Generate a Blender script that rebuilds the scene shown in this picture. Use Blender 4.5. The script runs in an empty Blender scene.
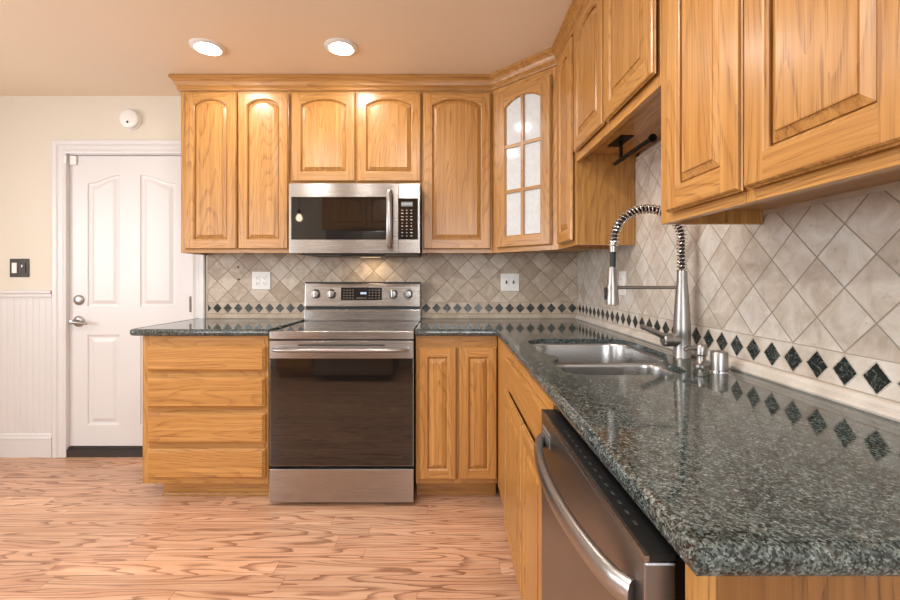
import bpy, math, random
from mathutils import Vector, Matrix
random.seed(7)
PI = math.pi
scn = bpy.context.scene
COL = scn.collection

# ------------------------------------------------------------------ camera, world, exposure
D = 2.867                                   # camera to the range wall
CAMZ = 1.19
cam_data = bpy.data.cameras.new('camera')
cam_data.sensor_width = 36.0
cam_data.lens = 430.0 / 900.0 * 36.0
cam_data.shift_x = 1.0 / 900.0
cam_data.shift_y = -22.0 / 900.0
cam_data.clip_start = 0.02
cam = bpy.data.objects.new('camera', cam_data)
COL.objects.link(cam)
cam.location = (0, -D, CAMZ)
cam.rotation_euler = (PI / 2, 0, 0)
scn.camera = cam

scn.view_settings.view_transform = 'Standard'
scn.view_settings.look = 'None'
scn.view_settings.gamma = 1.0
scn.view_settings.exposure = 0.35
try:
    scn.view_settings.use_curve_mapping = False
except Exception:
    pass
scn.cycles.use_denoising = True
scn.cycles.max_bounces = 8
scn.cycles.sample_clamp_indirect = 6.0

world = bpy.data.worlds.new('world')
scn.world = world
world.use_nodes = True
world.node_tree.nodes['Background'].inputs[0].default_value = (0.85, 0.92, 1.0, 1)
world.node_tree.nodes['Background'].inputs[1].default_value = 1.2

CEIL = 2.403
XL, XR = -3.9, 0.865                         # left wall, right wall plane
YR = -4.2                                    # rear wall

def area(name, loc, rot, sx, sy, power, color):
    l = bpy.data.lights.new(name, 'AREA')
    l.shape = 'RECTANGLE'; l.size = sx; l.size_y = sy
    l.energy = power; l.color = color
    o = bpy.data.objects.new(name, l); COL.objects.link(o)
    o.location = loc; o.rotation_euler = rot
    return o
# added fill lamps acting as daylight, just outside the made-up window openings
area('added_fill_side', (XL - 0.35, -2.35, 1.5), (0, -PI / 2, 0), 1.5, 1.9, 78, (0.93, 0.97, 1.0))
area('added_fill_rear', (-3.02, YR - 0.35, 1.55), (PI / 2, 0, 0), 1.2, 1.4, 32, (0.93, 0.97, 1.0))
area('added_fill_rear', (0.15, YR - 0.35, 1.55), (PI / 2, 0, 0), 1.1, 1.4, 36, (0.93, 0.97, 1.0))
CAN_POWER = 2.4
CAN_COLOR = (1.0, 0.96, 0.90)

# ------------------------------------------------------------------ node expression helper
class S:
    """a scalar socket with arithmetic"""
    def __init__(s, nt, sock): s.nt = nt; s.k = sock
    def op(s, o, b=None, c=None):
        n = s.nt.nodes.new('ShaderNodeMath'); n.operation = o
        for i, v in enumerate((s, b, c)):
            if v is None: continue
            if isinstance(v, S): s.nt.links.new(v.k, n.inputs[i])
            else: n.inputs[i].default_value = v
        return S(s.nt, n.outputs[0])
    def __add__(s, b): return s.op('ADD', b)
    def __sub__(s, b): return s.op('SUBTRACT', b)
    def __mul__(s, b): return s.op('MULTIPLY', b)
    def __truediv__(s, b): return s.op('DIVIDE', b)
    def frac(s): return s.op('FRACT')
    def floor(s): return s.op('FLOOR')
    def abs(s): return s.op('ABSOLUTE')
    def gt(s, b): return s.op('GREATER_THAN', b)
    def lt(s, b): return s.op('LESS_THAN', b)
    def mx(s, b): return s.op('MAXIMUM', b)
    def mn(s, b): return s.op('MINIMUM', b)
    def ramp(s, a, b):                      # smoothstep a..b -> 0..1
        n = s.nt.nodes.new('ShaderNodeMapRange'); n.interpolation_type = 'SMOOTHSTEP'
        s.nt.links.new(s.k, n.inputs[0]); n.inputs[1].default_value = a; n.inputs[2].default_value = b
        return S(s.nt, n.outputs[0])

class Mat:
    def __init__(m, name):
        m.m = bpy.data.materials.new(name); m.m.use_nodes = True
        m.nt = m.m.node_tree
        m.b = m.nt.nodes['Principled BSDF']
    def set(m, **k):
        names = dict(base='Base Color', rough='Roughness', metal='Metallic', spec='Specular IOR Level', ior='IOR',
                     coat='Coat Weight', coatr='Coat Roughness', aniso='Anisotropic', anisor='Anisotropic Rotation',
                     trans='Transmission Weight', emc='Emission Color', ems='Emission Strength', tangent='Tangent')
        for a, v in k.items():
            s = m.b.inputs[names[a]]
            if isinstance(v, S): m.nt.links.new(v.k, s)
            elif hasattr(v, 'is_output'): m.nt.links.new(v, s)
            elif isinstance(v, (tuple, list)): s.default_value = (*v, 1) if len(v) == 3 else v
            else: s.default_value = v
        return m
    def coord(m, kind='Object'):
        n = m.nt.nodes.new('ShaderNodeTexCoord'); return n.outputs[kind]
    def geopos(m):
        return m.nt.nodes.new('ShaderNodeNewGeometry').outputs['Position']
    def xyz(m, v):
        n = m.nt.nodes.new('ShaderNodeSeparateXYZ'); m.nt.links.new(v, n.inputs[0])
        return [S(m.nt, o) for o in n.outputs]
    def vec(m, x, y, z):
        n = m.nt.nodes.new('ShaderNodeCombineXYZ')
        for i, v in enumerate((x, y, z)):
            if isinstance(v, S): m.nt.links.new(v.k, n.inputs[i])
            else: n.inputs[i].default_value = v
        return n.outputs[0]
    def noise(m, v, scale, detail=2.0, rough=0.5, dist=0.0):
        n = m.nt.nodes.new('ShaderNodeTexNoise'); m.nt.links.new(v, n.inputs['Vector'])
        n.inputs['Scale'].default_value = scale; n.inputs['Detail'].default_value = detail
        n.inputs['Roughness'].default_value = rough; n.inputs['Distortion'].default_value = dist
        return S(m.nt, n.outputs['Fac'])
    def white(m, v):
        n = m.nt.nodes.new('ShaderNodeTexWhiteNoise'); m.nt.links.new(v, n.inputs['Vector'])
        return S(m.nt, n.outputs['Value'])
    def voro(m, v, scale, feature='F1', out='Distance'):
        n = m.nt.nodes.new('ShaderNodeTexVoronoi'); n.feature = feature
        m.nt.links.new(v, n.inputs['Vector']); n.inputs['Scale'].default_value = scale
        return n.outputs[out]
    def rnd(m):
        return S(m.nt, m.nt.nodes.new('ShaderNodeObjectInfo').outputs['Random'])
    def mix(m, f, a, b, mode='MIX'):
        n = m.nt.nodes.new('ShaderNodeMix'); n.data_type = 'RGBA'; n.blend_type = mode
        for i, v in ((0, f), (6, a), (7, b)):
            if isinstance(v, S): m.nt.links.new(v.k, n.inputs[i])
            elif hasattr(v, 'is_output'): m.nt.links.new(v, n.inputs[i])
            elif i == 0: n.inputs[0].default_value = v
            else: n.inputs[i].default_value = (*v, 1)
        return n.outputs[2]
    def cramp(m, f, stops, const=False):
        n = m.nt.nodes.new('ShaderNodeValToRGB'); m.nt.links.new(f.k, n.inputs[0])
        e = n.color_ramp.elements
        if const: n.color_ramp.interpolation = 'CONSTANT'
        while len(e) < len(stops): e.new(0.5)
        for el, (p, c) in zip(e, stops): el.position = p; el.color = (*c, 1)
        return n.outputs[0]
    def bump(m, h, strength=0.2, dist=0.001):
        n = m.nt.nodes.new('ShaderNodeBump'); n.inputs['Strength'].default_value = strength
        n.inputs['Distance'].default_value = dist
        m.nt.links.new(h.k, n.inputs['Height']); m.nt.links.new(n.outputs[0], m.b.inputs['Normal'])
        return m

def plain(name, base, rough=0.5, **k):
    return Mat(name).set(base=base, rough=rough, **k).m

def oak(name, axis, light=(0.545, 0.284, 0.084), mid=(0.42, 0.196, 0.049), dark=(0.22, 0.085, 0.019), cath=1.0):
    m = Mat(name)
    x, y, z = m.xyz(m.coord('Object'))
    r = m.rnd()
    if axis == 'x': x, z = z, x
    if axis == 'y': y, z = z, y
    x = x + r * 17.3; y = y + r * 5.1; z = z + r * 41.0
    big = m.noise(m.vec(x * 5.0, y * 5.0, z * 0.75), 1.0, 1.5, 0.45)
    wob = m.noise(m.vec(x * 40.0, y * 40.0, z * 6.0), 1.0, 2.0)
    ring = (big * (26.0 * cath) + x * 20.0 + wob * 0.45).frac()
    line = ring.ramp(0.52, 0.95) * ring.lt(0.985)
    pore = m.noise(m.vec(x * 330.0, y * 330.0, z * 7.0), 1.0, 2.0, 0.6)
    streak = m.noise(m.vec(x * 60.0, y * 60.0, z * 1.2), 1.0, 3.0, 0.6)
    c = m.mix(streak.ramp(0.35, 0.72), mid, light)
    c = m.mix(line * 0.17 + pore.ramp(0.44, 0.64) * line * 0.62, c, dark)
    c = m.mix(pore.ramp(0.52, 0.68) * 0.30, c, dark)
    tone = r * 0.16 + 0.92
    c = m.mix(1.0, c, m.vec(tone, tone, tone), 'MULTIPLY')
    m.set(base=c, rough=0.33, coat=0.22, coatr=0.22)
    m.bump(pore * 0.5 - line * 0.5, 0.10, 0.0006)
    return m.m

OAK_V = oak('oak_upright_grain', 'z')
OAK_H = oak('oak_level_grain', 'x')
OAK_D = oak('oak_depth_grain', 'y')
OAK_SHADED = oak('oak_shaded', 'z', (0.27, 0.115, 0.028), (0.20, 0.080, 0.018), (0.085, 0.028, 0.007), 1.2)  # same oak, with the shade under the counter overhang put into its colour
OAKS = [OAK_V, OAK_H, OAK_D]

def tile_material(name, a_axis, a0, c_lo, c_mid, c_hi, wk, grout_c):
    P = 0.0693
    m = Mat(name)
    pos = m.geopos()
    x, y, z = m.xyz(pos)
    a = (x if a_axis == 'x' else y) - a0
    b = z - 1.03
    u = (a + b) / (2 * P); v = (a - b) / (2 * P)
    rough_edge = m.noise(pos, 90.0, 2.0) * 0.012
    g = 0.016
    fu = (u.frac() - 0.5).abs(); fv = (v.frac() - 0.5).abs()
    grout = (fu.mx(fv) + rough_edge).ramp(0.5 - g, 0.5 - g * 0.45)
    cell = m.vec(u.floor(), v.floor(), 3.0)
    w = m.white(cell)
    w2 = m.white(m.vec(u.floor(), v.floor(), 9.0))
    off = m.vec(x + w * 9.0, y + w2 * 9.0, z)
    cloud = m.noise(off, 16.0, 5.0, 0.62, 0.8)
    col = m.cramp(w * wk + cloud * 1.5 - (wk * 0.5 + 0.26), [(0.15, c_lo), (0.5, c_mid), (0.85, c_hi)])
    pits = m.noise(off, 75.0, 3.0, 0.65)
    col = m.mix(pits.ramp(0.62, 0.72) * 0.35, col, tuple(k * 0.55 for k in c_lo))
    col = m.mix(grout, col, grout_c)
    # border strip with the small dark diamonds
    border = b.lt(0.0)
    da = ((a / P + 0.5).frac() - 0.5).abs() * P
    db = (z - 0.990).abs()
    dia = (da / 0.0285 + db / 0.0318)
    edge_n = m.noise(pos, 120.0, 2.0) * 0.10
    isd = (dia + edge_n).lt(1.04)
    strip = m.cramp(m.noise(pos, 12.0, 4.0, 0.6), [(0.3, c_lo), (0.5, c_mid), (0.7, c_hi)])
    lines = (z - 1.029).abs().lt(0.0017).mx((z - 0.9545).abs().lt(0.0015)).mx((dia - 1.07).abs().lt(0.035))
    strip = m.mix(lines * 0.75, strip, (0.27, 0.21, 0.15))
    vein = (m.noise(pos, 38.0, 4.0, 0.6, 1.2) - 0.5).abs()
    dk = m.white(m.vec((a / P + 0.5).floor(), 5.0, 1.0))
    vein_c = m.cramp(vein, [(0.0, (0.20, 0.22, 0.21)), (0.018, (0.016, 0.021, 0.019)), (1.0, (0.005, 0.007, 0.0065))])
    vein_c = m.mix(dk * 0.15, vein_c, (0.035, 0.045, 0.040))
    strip = m.mix(isd, strip, vein_c)
    col = m.mix(border, col, strip)
    m.set(base=col, rough=isd * border * -0.25 + 0.42)
    m.bump(grout * (border * -1.0 + 1.0) * -1.0 - lines * border * 0.6 - pits.ramp(0.62, 0.75) * 0.12, 0.5, 0.0022)
    return m.m
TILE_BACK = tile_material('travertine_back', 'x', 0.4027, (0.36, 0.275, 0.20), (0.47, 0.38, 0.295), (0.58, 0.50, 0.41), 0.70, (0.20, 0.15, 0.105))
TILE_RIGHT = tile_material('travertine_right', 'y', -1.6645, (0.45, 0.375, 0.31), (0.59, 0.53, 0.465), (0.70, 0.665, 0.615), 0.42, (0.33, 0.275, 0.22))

def granite():
    m = Mat('dark_green_granite')
    p = m.coord('Object')
    wp = m.noise(p, 120.0, 2.0)
    px_, py_, pz_ = m.xyz(p)
    p2 = m.vec(px_ + wp * 0.006, py_ - wp * 0.006, pz_)
    c1 = m.voro(p2, 400.0, 'F1', 'Color')
    k1 = m.xyz(c1)[0]
    c2 = m.voro(p2, 170.0, 'F1', 'Color')
    k2 = m.xyz(c2)[1]
    n = m.noise(p, 70.0, 5.0, 0.7)
    n2 = m.noise(p, 9.0, 2.0)
    f = k1 * 0.60 + k2 * 0.22 + n * 0.60 + n2 * 0.15 - 0.34
    col = m.cramp(f, [(0.18, (0.006, 0.008, 0.008)), (0.34, (0.030, 0.039, 0.038)), (0.50, (0.070, 0.087, 0.084)),
                      (0.66, (0.115, 0.139, 0.133)), (0.90, (0.27, 0.30, 0.29))])
    warm = m.xyz(m.voro(p, 60.0, 'F1', 'Color'))[2].gt(0.93)
    col = m.mix(warm * 0.08, col, (0.24, 0.18, 0.13))
    m.set(base=col, rough=0.06, spec=0.5)
    return m.m
GRANITE = granite()

def steel(name, base, rough, brush='x', aniso=0.7):
    m = Mat(name)
    x, y, z = m.xyz(m.coord('Object'))
    v = {'x': m.vec(x * 3.0, y * 500.0, z * 700.0), 'y': m.vec(x * 500.0, y * 3.0, z * 700.0), 'z': m.vec(x * 400.0, y * 400.0, z * 3.0)}[brush]
    n = m.noise(v, 1.0, 3.0, 0.6)
    m.set(base=base, metal=1.0, rough=n * 0.14 + (rough - 0.07))
    if aniso:
        t = m.nt.nodes.new('ShaderNodeVectorTransform'); t.vector_type = 'VECTOR'; t.convert_from = 'OBJECT'; t.convert_to = 'WORLD'
        t.inputs[0].default_value = (1, 0, 0)
        m.set(aniso=aniso, anisor=0.25, tangent=t.outputs[0])
    return m.m
STEEL = steel('brushed_stainless', (0.40, 0.38, 0.365), 0.26, 'x', 0.85)
STEEL_DARK = steel('brushed_stainless_darker', (0.30, 0.295, 0.295), 0.33, 'x', 0.6)
BAR_STEEL = steel('handle_stainless', (0.38, 0.375, 0.375), 0.30, 'x', 0.0)
SATIN = steel('satin_nickel', (0.36, 0.345, 0.33), 0.36, 'z', 0.0)
SINK_STEEL = plain('sink_stainless', (0.42, 0.41, 0.40), 0.27, metal=1.0)
CHROME = plain('chrome', (0.75, 0.74, 0.73), 0.12, metal=1.0)
BLACK_GLASS = plain('black_glass', (0.008, 0.007, 0.007), 0.03, ior=1.7)
BLACK_GLASS2 = plain('black_oven_glass', (0.010, 0.008, 0.007), 0.03, ior=1.72)
BLACK = plain('black_plastic', (0.012, 0.012, 0.012), 0.4)
BLACK_METAL = plain('matte_black_metal', (0.004, 0.004, 0.004), 0.5, spec=0.2)
RUBBER = plain('black_hose', (0.010, 0.010, 0.010), 0.5)
WHITE_PAINT = plain('white_gloss_paint', (0.68, 0.665, 0.665), 0.35)
WHITE_PLASTIC = plain('white_plastic', (0.80, 0.79, 0.77), 0.35)
BRONZE = plain('dark_bronze', (0.045, 0.036, 0.030), 0.4, metal=0.3)
DARK_SLOT = plain('dark_slot', (0.03, 0.03, 0.03), 0.6)
LEGEND = plain('pale_legend_ink', (0.55, 0.54, 0.52), 0.5)
DISPLAY = plain('lit_display', (0.02, 0.02, 0.03), 0.3, emc=(0.65, 0.78, 1.0), ems=1.1)
BULB = plain('lamp_lens', (0.9, 0.9, 0.9), 0.4, emc=(1.0, 0.97, 0.92), ems=60.0)
WARM_BULB = plain('warm_bulb', (0.9, 0.8, 0.6), 0.3, emc=(1.0, 0.85, 0.6), ems=12.0)
THRESH = plain('dark_threshold', (0.03, 0.024, 0.021), 0.4)
INSIDE = plain('cabinet_interior_white', (0.85, 0.86, 0.87), 0.6)

def wall_paint(name, c):
    m = Mat(name)
    n = m.noise(m.geopos(), 160.0, 3.0)
    m.set(base=c, rough=0.55)
    m.bump(n, 0.06, 0.001)
    return m.m
CREAM = wall_paint('cream_wall_paint', (0.68, 0.62, 0.525))
TAN = wall_paint('tan_ceiling_paint', (0.84, 0.71, 0.56))

def floor_material():
    m = Mat('oak_laminate')
    x, y, z = m.xyz(m.geopos())
    W = 0.088
    row = (y / W).floor()
    off = m.white(m.vec(row, 1.0, 4.0))
    L = 0.92
    u = (x + off * 5.0) / L
    idx = u.floor()
    r = m.white(m.vec(row, idx, 2.0)); r2 = m.white(m.vec(row, idx, 8.0))
    fy = ((y / W).frac() - 0.5).abs(); fx = (u.frac() - 0.5).abs()
    seam = fy.gt(0.488).mx(fx.gt(0.4985))
    gx = x + r * 23.0; gy = y + r2 * 11.0
    big = m.noise(m.vec(gx * 1.05, gy * 11.0, r * 4.0), 1.0, 1.6, 0.5)
    wob = m.noise(m.vec(gx * 9.0, gy * 60.0, 0.0), 1.0, 2.0)
    ring = (big * 12.0 + gy * 14.0 + wob * 0.32).frac()
    line = ring.ramp(0.58, 0.96) * ring.lt(0.99)
    fine = m.noise(m.vec(gx * 9.0, gy * 330.0, 0.0), 1.0, 3.0, 0.6)
    brd = m.noise(m.vec(gx * 2.0, gy * 45.0, 3.0), 1.0, 3.0, 0.6)
    c = m.mix(brd.ramp(0.35, 0.7), (0.58, 0.320, 0.195), (0.70, 0.445, 0.30))
    c = m.mix(line * 0.62 + line * fine.ramp(0.42, 0.66) * 0.38, c, (0.22, 0.085, 0.045))
    c = m.mix(fine.ramp(0.55, 0.75) * 0.22, c, (0.27, 0.105, 0.055))
    t = r * 0.28 + 0.86
    c = m.mix(1.0, c, m.vec(t, t * 0.99, t * 0.97), 'MULTIPLY')
    c = m.mix(seam * 0.45, c, (0.12, 0.05, 0.03))
    m.set(base=c, rough=0.30, spec=0.45)
    m.bump(seam * -1.0 - fine * 0.15, 0.15, 0.0008)
    return m.m
FLOOR = floor_material()

def frosted():
    m = Mat('rippled_white_glass')
    p = m.coord('Object')
    n = m.noise(p, 22.0, 3.0, 0.6, 1.6)
    c = m.mix(n.ramp(0.35, 0.7), (0.68, 0.72, 0.74), (0.76, 0.80, 0.82))
    m.set(base=c, rough=0.07, trans=0.12, spec=0.5)
    m.bump(n, 0.12, 0.0012)
    return m.m
FROSTED = frosted()

# ------------------------------------------------------------------ mesh builder
class MB:
    def __init__(s): s.v = []; s.f = []; s.m = []; s.sm = []
    def add(s, vs, fs, m=0, smooth=False):
        o = len(s.v); s.v += [tuple(v) for v in vs]
        for f in fs:
            s.f.append([o + i for i in f]); s.m.append(m); s.sm.append(smooth)
        return s
    def box(s, x0, x1, y0, y1, z0, z1, m=0):
        vs = [(x, y, z) for z in (z0, z1) for y in (y0, y1) for x in (x0, x1)]
        return s.add(vs, [(0, 2, 3, 1), (4, 5, 7, 6), (0, 1, 5, 4), (2, 6, 7, 3), (0, 4, 6, 2), (1, 3, 7, 5)], m)
    def loft(s, loops, m=0, cap0=False, cap1=False, smooth=False, closed=True):
        n = len(loops[0]); vs = [p for l in loops for p in l]; fs = []
        for i in range(len(loops) - 1):
            for j in range(n if closed else n - 1):
                k = (j + 1) % n
                fs.append((i * n + j, i * n + k, (i + 1) * n + k, (i + 1) * n + j))
        s.add(vs, fs, m, smooth)
        o = len(s.v) - len(vs)
        if cap0: s.f.append([o + j for j in range(n)][::-1]); s.m.append(m); s.sm.append(False)
        if cap1: s.f.append([o + (len(loops) - 1) * n + j for j in range(n)]); s.m.append(m); s.sm.append(False)
        return s
    def tube(s, pts, r, n=12, m=0, cap=True, sy=1.0):
        pts = [Vector(p) for p in pts]; loops = []
        rs = r if isinstance(r, (list, tuple)) else [r] * len(pts)
        up = None
        for i, p in enumerate(pts):
            t = (pts[min(i + 1, len(pts) - 1)] - pts[max(i - 1, 0)]).normalized()
            if up is None:
                up = Vector((0, 0, 1)) if abs(t.z) < 0.9 else Vector((0, 1, 0))
            a = t.cross(up).normalized(); b = a.cross(t).normalized(); up = b
            loops.append([p + a * (math.cos(2 * PI * j / n) * rs[i]) + b * (math.sin(2 * PI * j / n) * rs[i] * sy) for j in range(n)])
        return s.loft(loops, m, cap, cap, True)
    def lathe(s, prof, c=(0, 0, 0), axis='z', n=32, m=0, caps=True):
        loops = []
        for r, h in prof:
            l = []
            for j in range(n):
                a = 2 * PI * j / n; p, q = r * math.cos(a), r * math.sin(a)
                l.append({'z': (c[0] + p, c[1] + q, c[2] + h), 'y': (c[0] + p, c[1] + h, c[2] + q), 'x': (c[0] + h, c[1] + p, c[2] + q)}[axis])
            loops.append(l)
        return s.loft(loops, m, caps, caps, True)
    def sweep(s, path, prof, m=0, closed_prof=True, caps=True):
        """path: xy points; prof: (outward offset to the right of travel, z)"""
        P = [Vector(p) for p in path]; loops = []
        for i, p in enumerate(P):
            d0 = (P[i] - P[i - 1]).normalized() if i > 0 else None
            d1 = (P[i + 1] - P[i]).normalized() if i < len(P) - 1 else None
            if d0 is None: d0 = d1
            if d1 is None: d1 = d0
            n0 = Vector((d0.y, -d0.x)); n1 = Vector((d1.y, -d1.x))
            mv = (n0 + n1); mv /= mv.dot(n0)
            loops.append([(p.x + mv.x * o, p.y + mv.y * o, z) for o, z in prof])
        return s.loft(loops, m, caps, caps, False, closed_prof)
    def build(s, name, mats, parent=None, loc=None, bevel=0.0, segs=2, auto=True):
        me = bpy.data.meshes.new(name)
        me.from_pydata(s.v, [], s.f)
        for mt in (mats if isinstance(mats, (list, tuple)) else [mats]): me.materials.append(mt)
        me.polygons.foreach_set('material_index', s.m)
        me.polygons.foreach_set('use_smooth', s.sm)
        me.update()
        import bmesh
        bm = bmesh.new(); bm.from_mesh(me)
        bmesh.ops.recalc_face_normals(bm, faces=bm.faces); bm.to_mesh(me); bm.free()
        o = bpy.data.objects.new(name, me); COL.objects.link(o)
        if parent: o.parent = parent
        if loc: o.location = loc
        if any(s.sm) and auto:
            try:
                me.set_sharp_from_angle(angle=math.radians(38))
            except Exception:
                pass
        if bevel:
            b = o.modifiers.new('bevel', 'BEVEL'); b.width = bevel; b.segments = segs; b.limit_method = 'ANGLE'; b.angle_limit = math.radians(50)
        return o

def tag(o, label, cat, group=None):
    o['label'] = label; o['category'] = cat
    if group: o['group'] = group
    return o
def thing(name, label, cat, loc=(0, 0, 0), rz=0.0, group=None):
    o = bpy.data.objects.new(name, None); COL.objects.link(o)
    o.empty_display_size = 0.1
    o.location = loc; o.rotation_euler = (0, 0, rz)
    return tag(o, label, cat, group)
def struct(o):
    o['kind'] = 'structure'; return o
def kid(o, label): o['label'] = label; return o

# ------------------------------------------------------------------ the room
struct(MB().box(XL - 0.1, XR + 0.1, YR - 0.1, 0.2, -0.08, 0.0).build('floor', FLOOR))
struct(MB().box(XL - 0.1, XR + 0.1, YR - 0.1, 0.2, CEIL, CEIL + 0.1).build('ceiling', TAN))
w = MB()                                     # range wall with the door opening
w.box(XL, -2.545, 0.0, 0.15, 0, CEIL); w.box(-1.705, XR + 0.1, 0.0, 0.15, 0, CEIL); w.box(-2.545, -1.705, 0.0, 0.15, 2.02, CEIL)
struct(w.build('wall_back', CREAM))
struct(MB().box(XR, XR + 0.1, YR, 0.0, 0, CEIL).build('wall_right', CREAM))
def holed_wall(name, axis, p0, p1, a0, a1, holes):
    w = MB(); xs = sorted({a0, a1, *[h[0] for h in holes], *[h[1] for h in holes]})
    for i in range(len(xs) - 1):
        h = next((h for h in holes if h[0] <= xs[i] and xs[i + 1] <= h[1]), None)
        for z0, z1 in ([(0, CEIL)] if not h else [(0, h[2]), (h[3], CEIL)]):
            if axis == 'y': w.box(p0, p1, xs[i], xs[i + 1], z0, z1)
            else: w.box(xs[i], xs[i + 1], p0, p1, z0, z1)
    return struct(w.build(name, CREAM))
holed_wall('wall_left', 'y', XL - 0.1, XL, YR, 0.0, [(-3.25, -1.45, 0.85, 2.1)])
holed_wall('wall_rear', 'x', YR - 0.1, YR, XL, XR, [(-3.65, -2.4, 0.9, 2.1), (-0.35, 0.65, 0.9, 2.1)])
GLASS = Mat('window_glass').set(base=(1, 1, 1), rough=0.0, trans=1.0, ior=1.05).m
def window(name, axis, p, a0, a1, z0, z1):  # frames of unseen windows, added so the fill lamps can shine in
    f = MB(); t = 0.045
    def bx(a, b, c, d, th):
        if axis == 'y': f.box(p - 0.08, p - 0.08 + th, a, b, c, d)
        else: f.box(a, b, p - 0.08, p - 0.08 + th, c, d)
    bx(a0, a1, z0, z0 + t, 0.05); bx(a0, a1, z1 - t, z1, 0.05); bx(a0, a0 + t, z0 + t, z1 - t, 0.05); bx(a1 - t, a1, z0 + t, z1 - t, 0.05)
    mid = (a0 + a1) / 2; bx(mid - 0.02, mid + 0.02, z0 + t, z1 - t, 0.04)
    o = struct(f.build(name, WHITE_PAINT))
    return o
window('added_window_1', 'y', XL, -3.25, -1.45, 0.85, 2.1)
window('added_window_2', 'x', YR, -3.65, -2.4, 0.9, 2.1)
window('added_window_3', 'x', YR, -0.35, 0.65, 0.9, 2.1)

# wainscot, chair rail and baseboard left of the door
bb = MB(); x0 = XL; xs = []
x = XL; prof = []
pitch = 0.042
while x < -2.64:
    e = min(x + pitch, -2.637)
    prof += [(x, -0.0025), (x + 0.003, -0.006), (e - 0.006, -0.006), (e - 0.003, -0.004)]
    x += pitch
bb.loft([[(px, py, 0.12) for px, py in prof], [(px, py, 1.07) for px, py in prof]], closed=False)
struct(bb.build('trim_wainscot', WHITE_PAINT, auto=False))
struct(MB().sweep([(XL, 0), (-2.637, 0)], [(0, 1.058), (0.012, 1.058), (0.016, 1.07), (0.016, 1.082), (0.026, 1.092), (0.026, 1.104), (0, 1.107)]).build('trim_1', WHITE_PAINT))
struct(MB().sweep([(XL, 0), (-2.637, 0)], [(0, 0.0), (0.016, 0.0), (0.016, 0.115), (0.018, 0.118), (0.018, 0.128), (0.013, 0.138), (0.013, 0.147), (0.008, 0.157), (0, 0.157)]).build('baseboard_left', WHITE_PAINT))
# door casing
cas = MB()
cprof = [(0.0, 0.0), (0.0, 0.016), (0.012, 0.020), (0.030, 0.014), (0.055, 0.014), (0.066, 0.022), (0.088, 0.024), (0.095, 0.020), (0.095, 0.0)]
def casing(pts, scale=1.0):
    # pts run along the opening edge, profile grows outward
    loops = []
    P = [Vector(p) for p in pts]
    for i, p in enumerate(P):
        d0 = (P[i] - P[i - 1]).normalized() if i else (P[1] - P[0]).normalized()
        d1 = (P[i + 1] - P[i]).normalized() if i < len(P) - 1 else d0
        n0 = Vector((-d0.y, d0.x)); n1 = Vector((-d1.y, d1.x)); mv = n0 + n1; mv /= mv.dot(n0)
        loops.append([(p.x + mv.x * o * 0.93, -t, p.y + mv.y * o * 0.93) for o, t in cprof])
    cas.loft(loops, 0, True, True)
casing([(-2.540, 0.0), (-2.540, 2.016), (-1.707, 2.016), (-1.707, 0.0)])
for f in [cas]:                               # the right leg stops at the tile edge
    f.v = [(min(vx, -1.616), vy, vz) for vx, vy, vz in f.v]
struct(cas.build('trim_2', WHITE_PAINT))

# ------------------------------------------------------------------ the white door
def panel_loops(x0, x1, z0, zl, zr, depth0, arch_fn=None, n=12):
    """outline counter-clockwise seen from the front with an optional curved top"""
    def outline(d, y):
        pts = [(x0 + d, y, z0 + d), (x1 - d, y, z0 + d)]
        for i in range(n + 1):
            t = i / n; xx = (x1 - d) + ((x0 + d) - (x1 - d)) * t
            base = zr + (zl - zr) * t
            zz = arch_fn(t) if arch_fn else base
            pts.append((xx, y, zz - d))
        return pts
    return outline
door = MB()
DX0, DX1, DZ0, DZ1 = -2.538, -1.712, 0.066, 2.008
yf = 0.012
holes = []
xa, xb, xc, xd = -2.42, -2.205, -2.068, -1.83
def sshape(lo, hi): return lambda t: lo + (hi - lo) * (0.5 - 0.5 * math.cos(PI * min(1, max(0, t))))
specs = [(xa, xb, 0.995, lambda t: 1.825 + 0.055 * (0.5 + 0.5 * math.cos(PI * min(1, t * 1.0)))), (xc, xd, 0.995, lambda t: 1.825 + 0.055 * (0.5 - 0.5 * math.cos(PI * t))),
         (xa, xb, 0.205, lambda t: 0.81), (xc, xd, 0.205, lambda t: 0.81)]
import bmesh
bm = bmesh.new()
def ring(pts):
    vs = [bm.verts.new(p) for p in pts]
    return [bm.edges.new((vs[i], vs[(i + 1) % len(vs)])) for i in range(len(vs))]
edges = ring([(DX0, yf, DZ0), (DX1, yf, DZ0), (DX1, yf, DZ1), (DX0, yf, DZ1)])
outl = []
for (a, b, z0, fn) in specs:
    o_ = panel_loops(a, b, z0, 0, 0, 0, fn)
    outl.append(o_); edges += ring(o_(0, yf))
bmesh.ops.triangle_fill(bm, edges=edges, use_beauty=True)
me = bpy.data.meshes.new('tmp'); bm.to_mesh(me)
door.add([v.co[:] for v in me.vertices], [list(p.vertices) for p in me.polygons]); bm.free()
for o_ in outl:
    door.loft([o_(0, yf), o_(0.004, yf + 0.006), o_(0.016, yf + 0.009), o_(0.022, yf + 0.009), o_(0.042, yf + 0.002), o_(0.046, yf + 0.001)], 0, False, True)
door.loft([[(DX0, yf, DZ0), (DX1, yf, DZ0), (DX1, yf, DZ1), (DX0, yf, DZ1)], [(DX0, yf + 0.04, DZ0), (DX1, yf + 0.04, DZ0), (DX1, yf + 0.04, DZ1), (DX0, yf + 0.04, DZ1)]], 0, False, True)
door_o = struct(door.build('door_1', WHITE_PAINT))
h = MB(); hx, hz = -2.477, 0.90
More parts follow.
